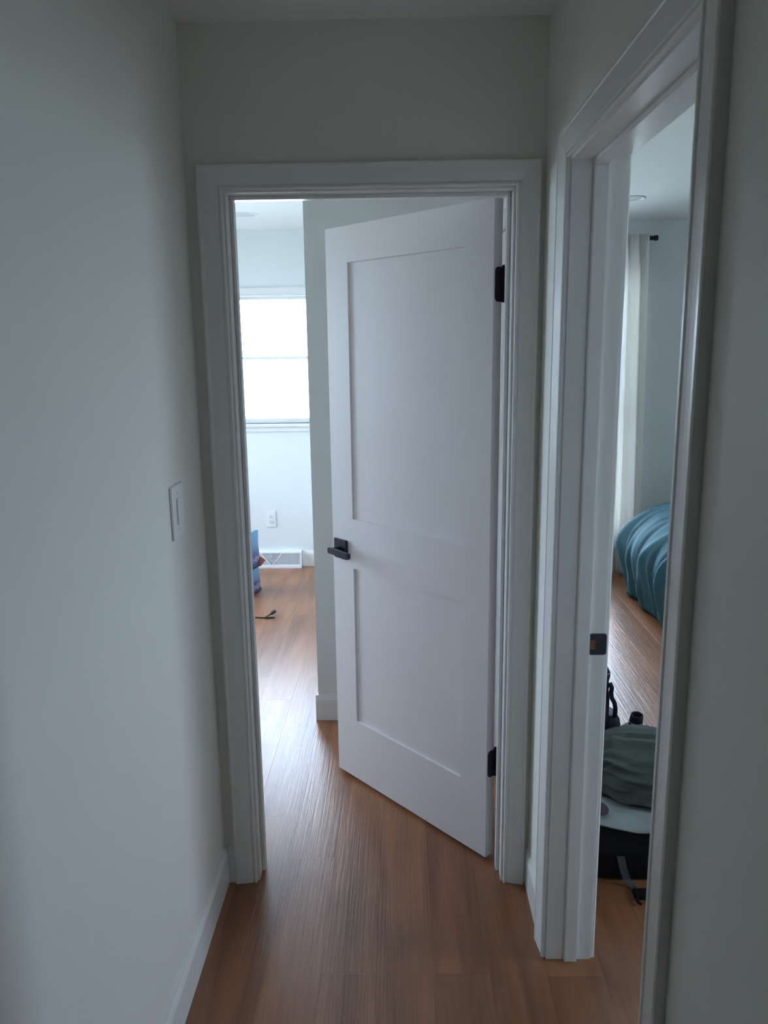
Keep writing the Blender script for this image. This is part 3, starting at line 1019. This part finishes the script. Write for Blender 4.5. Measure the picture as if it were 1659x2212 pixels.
for i in range(NP):
    for k in range(NS):
        fs_.append((i * NS + k, i * NS + (k + 1) % NS, (i + 1) * NS + (k + 1) % NS, (i + 1) * NS + k))
MB().add(vs_, fs_).build('duvet', 'duvet', bed, smooth=True, solid=0.006)

# ------------------------------------------------------------------ luggage and clothes inside the bedroom door
duf = empty('suitcase', (0, 0, 0))
tag(duf, 'open black soft suitcase stuffed with clothes inside the bedroom doorway', 'suitcase')
DX0, DX1, DY0, DY1, DZ = 0.545, 1.10, 2.205, 2.72, 0.205
NS = 96
vs_, fs_ = [], []


def rim(k, r):
    a = 2 * math.pi * k / NS
    ca, sa = math.cos(a), math.sin(a)
    e_ = 0.14
    x = (DX0 + DX1) / 2 + (DX1 - DX0) / 2 * r * math.copysign(abs(ca) ** (2 * e_), ca)
    y = (DY0 + DY1) / 2 + (DY1 - DY0) / 2 * r * math.copysign(abs(sa) ** (2 * e_), sa)
    return x, y


def tilt(x):
    return 0.2 * (x - 0.62)


levels = [(0.95, 0.002), (0.985, 0.010), (1.0, 0.04), (1.0, 0.090), (1.004, 0.094), (1.0, 0.098), (1.0, DZ - 0.025), (0.995, DZ - 0.008), (0.975, DZ - 0.002), (0.95, DZ - 0.004), (0.92, DZ - 0.010)]
for r, z in levels:
    for k in range(NS):
        x, y = rim(k, r)
        zz = z
        if z > 0.15:
            zz += 0.002 * noise.noise(Vector((x * 5, y * 5, 1))) - tilt(x)
        vs_.append((x, y, zz))
for i in range(len(levels) - 1):
    for k in range(NS):
        fs_.append((i * NS + k, i * NS + (k + 1) % NS, (i + 1) * NS + (k + 1) % NS, (i + 1) * NS + k))
fs_.append(tuple(range(NS))[::-1])
fs_.append(tuple(range((len(levels) - 1) * NS, len(levels) * NS)))
MB().add(vs_, fs_).build('shell', 'duffel', duf, smooth=True)
st = MB().band([(0.668, DY0 - 0.004, 0.092), (0.676, DY0 - 0.008, 0.055), (0.688, DY0 - 0.013, 0.018), (0.700, DY0 - 0.028, 0.006), (0.716, DY0 - 0.062, 0.004)],
               (0.024, 0, 0), 0.0025).build('strap', 'strap', duf)
st['label'] = 'grey webbing strap'
bk = empty('buckle'); bk.parent = duf
bb = MB()
bb.box(0.694, 0.752, DY0 - 0.085, DY0 - 0.045, 0.002, 0.014)
bb.build('buckle_body', 'duffel', bk, bevel=0.003)
for dx in (0.700, 0.744):
    MB().tube([(dx, DY0 - 0.080, 0.009), (dx - 0.004, DY0 - 0.100, 0.009), (dx + 0.003, DY0 - 0.112, 0.008)], 0.0045, 8).build('buckle_prong', 'duffel', bk)


def heap(name, mat, c, r, seed, amp, lab, cat, freq=3.0, flat=None, ridge=None, sub=5):
    bm = bmesh.new()
    bmesh.ops.create_icosphere(bm, subdivisions=sub, radius=1.0)
    for v in bm.verts:
        p = v.co.copy()
        q = p * freq + Vector((seed, seed * 1.7, -seed))
        k = amp * (0.6 * noise.noise(q) + 0.8 * (1 - abs(noise.noise(q * 1.3 + Vector((5, 1, 2))))) ** 4 - 0.3 + 0.12 * noise.noise(q * 5))
        if ridge:
            k += ridge(p)
        p *= 1 + k
        v.co = Vector((c[0] + r[0] * p.x, c[1] + r[1] * p.y, c[2] + r[2] * p.z))
        if flat is not None:
            fz = flat(v.co.x) if callable(flat) else flat
            if v.co.z < fz:
                v.co.z = fz
    me = bpy.data.meshes.new(name)
    bm.to_mesh(me); bm.free()
    me.materials.append(M[mat])
    for p in me.polygons:
        p.use_smooth = True
    o = bpy.data.objects.new(name, me)
    C.objects.link(o)
    tag(o, lab, cat)
    return o


def green_ridges(p):
    """long folds running across the pile, sagging to the right"""
    k = 0.0
    wob = noise.noise(p * 1.7 + Vector((3, 8, 1)))
    a = math.atan2(p.z, -p.y) + 0.34 * p.x + 0.22 * wob
    for a0, h, wd in ((0.52, 0.07, 0.09), (0.80, 0.11, 0.06), (1.02, 0.08, 0.07), (1.36, 0.11, 0.10), (1.66, 0.09, 0.12)):
        k += 1.5 * h * (0.55 + 0.9 * noise.noise(Vector((p.x * 1.6 + a0 * 7, a0 * 5, 2)))) * math.exp(-((a - a0) / wd) ** 2)
    # hollow low on the front
    k -= 0.06 * math.exp(-(((p.x + 0.36) / 0.10) ** 2 + ((a - 0.12 - 1.2 * (p.x + 0.36)) / 0.22) ** 2))
    return k


heap('fleece_blanket', 'fleece', (0.83, 2.485, 0.235), (0.27, 0.215, 0.098), 2.0, 0.10,
     'green fleece bundled on top of the open black suitcase', 'fleece', 2.2, lambda x: 0.2330 - tilt(x), green_ridges, 6)

# crumpled white shirt spread over the packed suitcase, its hem hanging over the rim
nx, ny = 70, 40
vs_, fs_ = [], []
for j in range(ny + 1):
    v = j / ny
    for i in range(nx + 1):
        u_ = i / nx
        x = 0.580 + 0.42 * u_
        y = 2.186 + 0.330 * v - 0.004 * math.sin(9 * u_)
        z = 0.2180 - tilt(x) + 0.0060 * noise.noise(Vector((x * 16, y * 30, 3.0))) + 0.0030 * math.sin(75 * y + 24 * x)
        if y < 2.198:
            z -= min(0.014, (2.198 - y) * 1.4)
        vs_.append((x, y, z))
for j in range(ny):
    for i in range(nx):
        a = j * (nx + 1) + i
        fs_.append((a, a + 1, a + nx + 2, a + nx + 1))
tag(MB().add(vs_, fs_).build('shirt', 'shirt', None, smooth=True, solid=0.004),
    'crumpled white-grey shirt, darkened in colour for shade, between the green fleece and the suitcase rim', 'clothing')
heap('garment', 'mauve', (0.590, 2.232, 0.237), (0.040, 0.040, 0.010), 9.0, 0.12,
     'small dusky mauve garment on the white-grey shirt at the suitcase rim', 'clothing', 2.5, lambda x: 0.2330 - tilt(x), None, 4)

# backpack standing behind the suitcase
bp = empty('backpack', (0.692, 2.93, 0), 0.0)
tag(bp, 'dark navy backpack standing behind the suitcase with a looped strap', 'backpack')


def rounded_blob(name, mat, parent, prof, depth, seed, amp=0.01, n=40):
    """body built from stacked rounded-rectangle sections: prof = (z, cx, halfwidth, cy, halfdepth)"""
    vs_, fs_ = [], []
    for z, cx, hw_, cy2, hd_ in prof:
        for k in range(n):
            a = 2 * math.pi * k / n
            ca, sa = math.cos(a), math.sin(a)
            e_ = 0.30
            x = cx + hw_ * math.copysign(abs(ca) ** (2 * e_), ca)
            y = cy2 + hd_ * math.copysign(abs(sa) ** (2 * e_), sa)
            o_ = amp * noise.noise(Vector((x * 14 + seed, y * 14, z * 12)))
            vs_.append((x + ca * o_, y + sa * o_, z))
    for i in range(len(prof) - 1):
        for k in range(n):
            fs_.append((i * n + k, i * n + (k + 1) % n, (i + 1) * n + (k + 1) % n, (i + 1) * n + k))
    fs_.append(tuple(range(n))[::-1]); fs_.append(tuple(range((len(prof) - 1) * n, len(prof) * n)))
    return MB().add(vs_, fs_).build(name, mat, parent, smooth=True, subd=1)


rounded_blob('body', 'navy', bp, [(0.004, 0, 0.100, 0, 0.08), (0.03, 0, 0.116, 0, 0.095), (0.15, 0, 0.116, 0, 0.095), (0.24, 0, 0.108, 0, 0.092), (0.30, 0, 0.117, 0, 0.088),
                                  (0.35, 0, 0.102, 0.0, 0.075), (0.385, 0, 0.116, 0.0, 0.075), (0.41, 0, 0.112, 0.0, 0.07), (0.430, -0.012, 0.090, 0.0, 0.055), (0.442, -0.03, 0.06, 0.0, 0.03)], 0.1, 1.0, 0.004)
rounded_blob('side_pocket', 'navy', bp, [(0.008, 0.112, 0.032, -0.02, 0.06), (0.04, 0.114, 0.038, -0.02, 0.068), (0.15, 0.116, 0.037, -0.02, 0.068), (0.205, 0.118, 0.037, -0.02, 0.06), (0.226, 0.116, 0.028, -0.02, 0.05), (0.232, 0.112, 0.018, -0.02, 0.04)], 0.1, 4.0, 0.004)
MB().tube([(0.088, -0.066, 0.345), (0.093, -0.068, 0.362), (0.102, -0.07, 0.366), (0.108, -0.07, 0.352), (0.106, -0.07, 0.330), (0.110, -0.07, 0.308), (0.121, -0.07, 0.288),
           (0.126, -0.068, 0.262), (0.127, -0.062, 0.235), (0.124, -0.05, 0.215)], 0.0088, 10).build('strap', 'navy', bp, smooth=True)
MB().tube([(0.04, -0.074, 0.392), (0.075, -0.070, 0.397), (0.100, -0.058, 0.404)], 0.0018, 6).build('piping', 'piping', bp)

# dark jacket with an open round cuff, and a teal cloth beside it
gm = empty('jacket', (0.86, 2.775, 0))
tag(gm, 'black jacket heaped on the floor with a round cuff sticking up', 'jacket')
rounded_blob('cloth', 'navy', gm, [(0.004, -0.03, 0.085, 0, 0.036), (0.04, -0.03, 0.09, 0, 0.040), (0.12, -0.026, 0.080, 0, 0.040), (0.184, -0.022, 0.066, 0, 0.036),
                                   (0.211, -0.008, 0.048, 0, 0.032), (0.231, 0.001, 0.037, 0, 0.028), (0.247, 0.010, 0.025, 0, 0.024)], 0.1, 7.0, 0.004)
ax = Vector((0.04, -0.16, 0.98)).normalized()
b0 = Vector((0.010, 0.0, 0.236))
vs_, fs_ = [], []
uu = ax.cross(Vector((0, 1, 0))).normalized(); ww = ax.cross(uu)
NN = 28
secs = [(0.0, 0.0255), (0.015, 0.0255), (0.042, 0.0235), (0.050, 0.0230), (0.052, 0.0205), (0.046, 0.019), (0.015, 0.018)]
for h, r in secs:
    for k in range(NN):
        a = 2 * math.pi * k / NN
        vs_.append(b0 + ax * h + (uu * math.cos(a) + ww * math.sin(a) * 0.9) * r)
for i in range(len(secs) - 1):
    for k in range(NN):
        fs_.append((i * NN + k, i * NN + (k + 1) % NN, (i + 1) * NN + (k + 1) % NN, (i + 1) * NN + k))
fs_.append(tuple(range((len(secs) - 1) * NN, len(secs) * NN)))
MB().add(vs_, fs_).build('cuff', 'navy', gm, smooth=True)
ring = [b0 + ax * 0.020 + (uu * math.cos(a) + ww * math.sin(a) * 0.9) * 0.0256 for a in [2 * math.pi * k / 24 for k in range(25)]]
MB().tube(ring, 0.0011, 6).build('cuff_seam', 'piping', gm)
heap('teal_cloth', 'tealcloth', (1.01, 2.785, 0.075), (0.088, 0.050, 0.092), 6.0, 0.06, 'dark teal cloth lying beside the black jacket', 'clothing', 2.5, 0.002, None, 4)
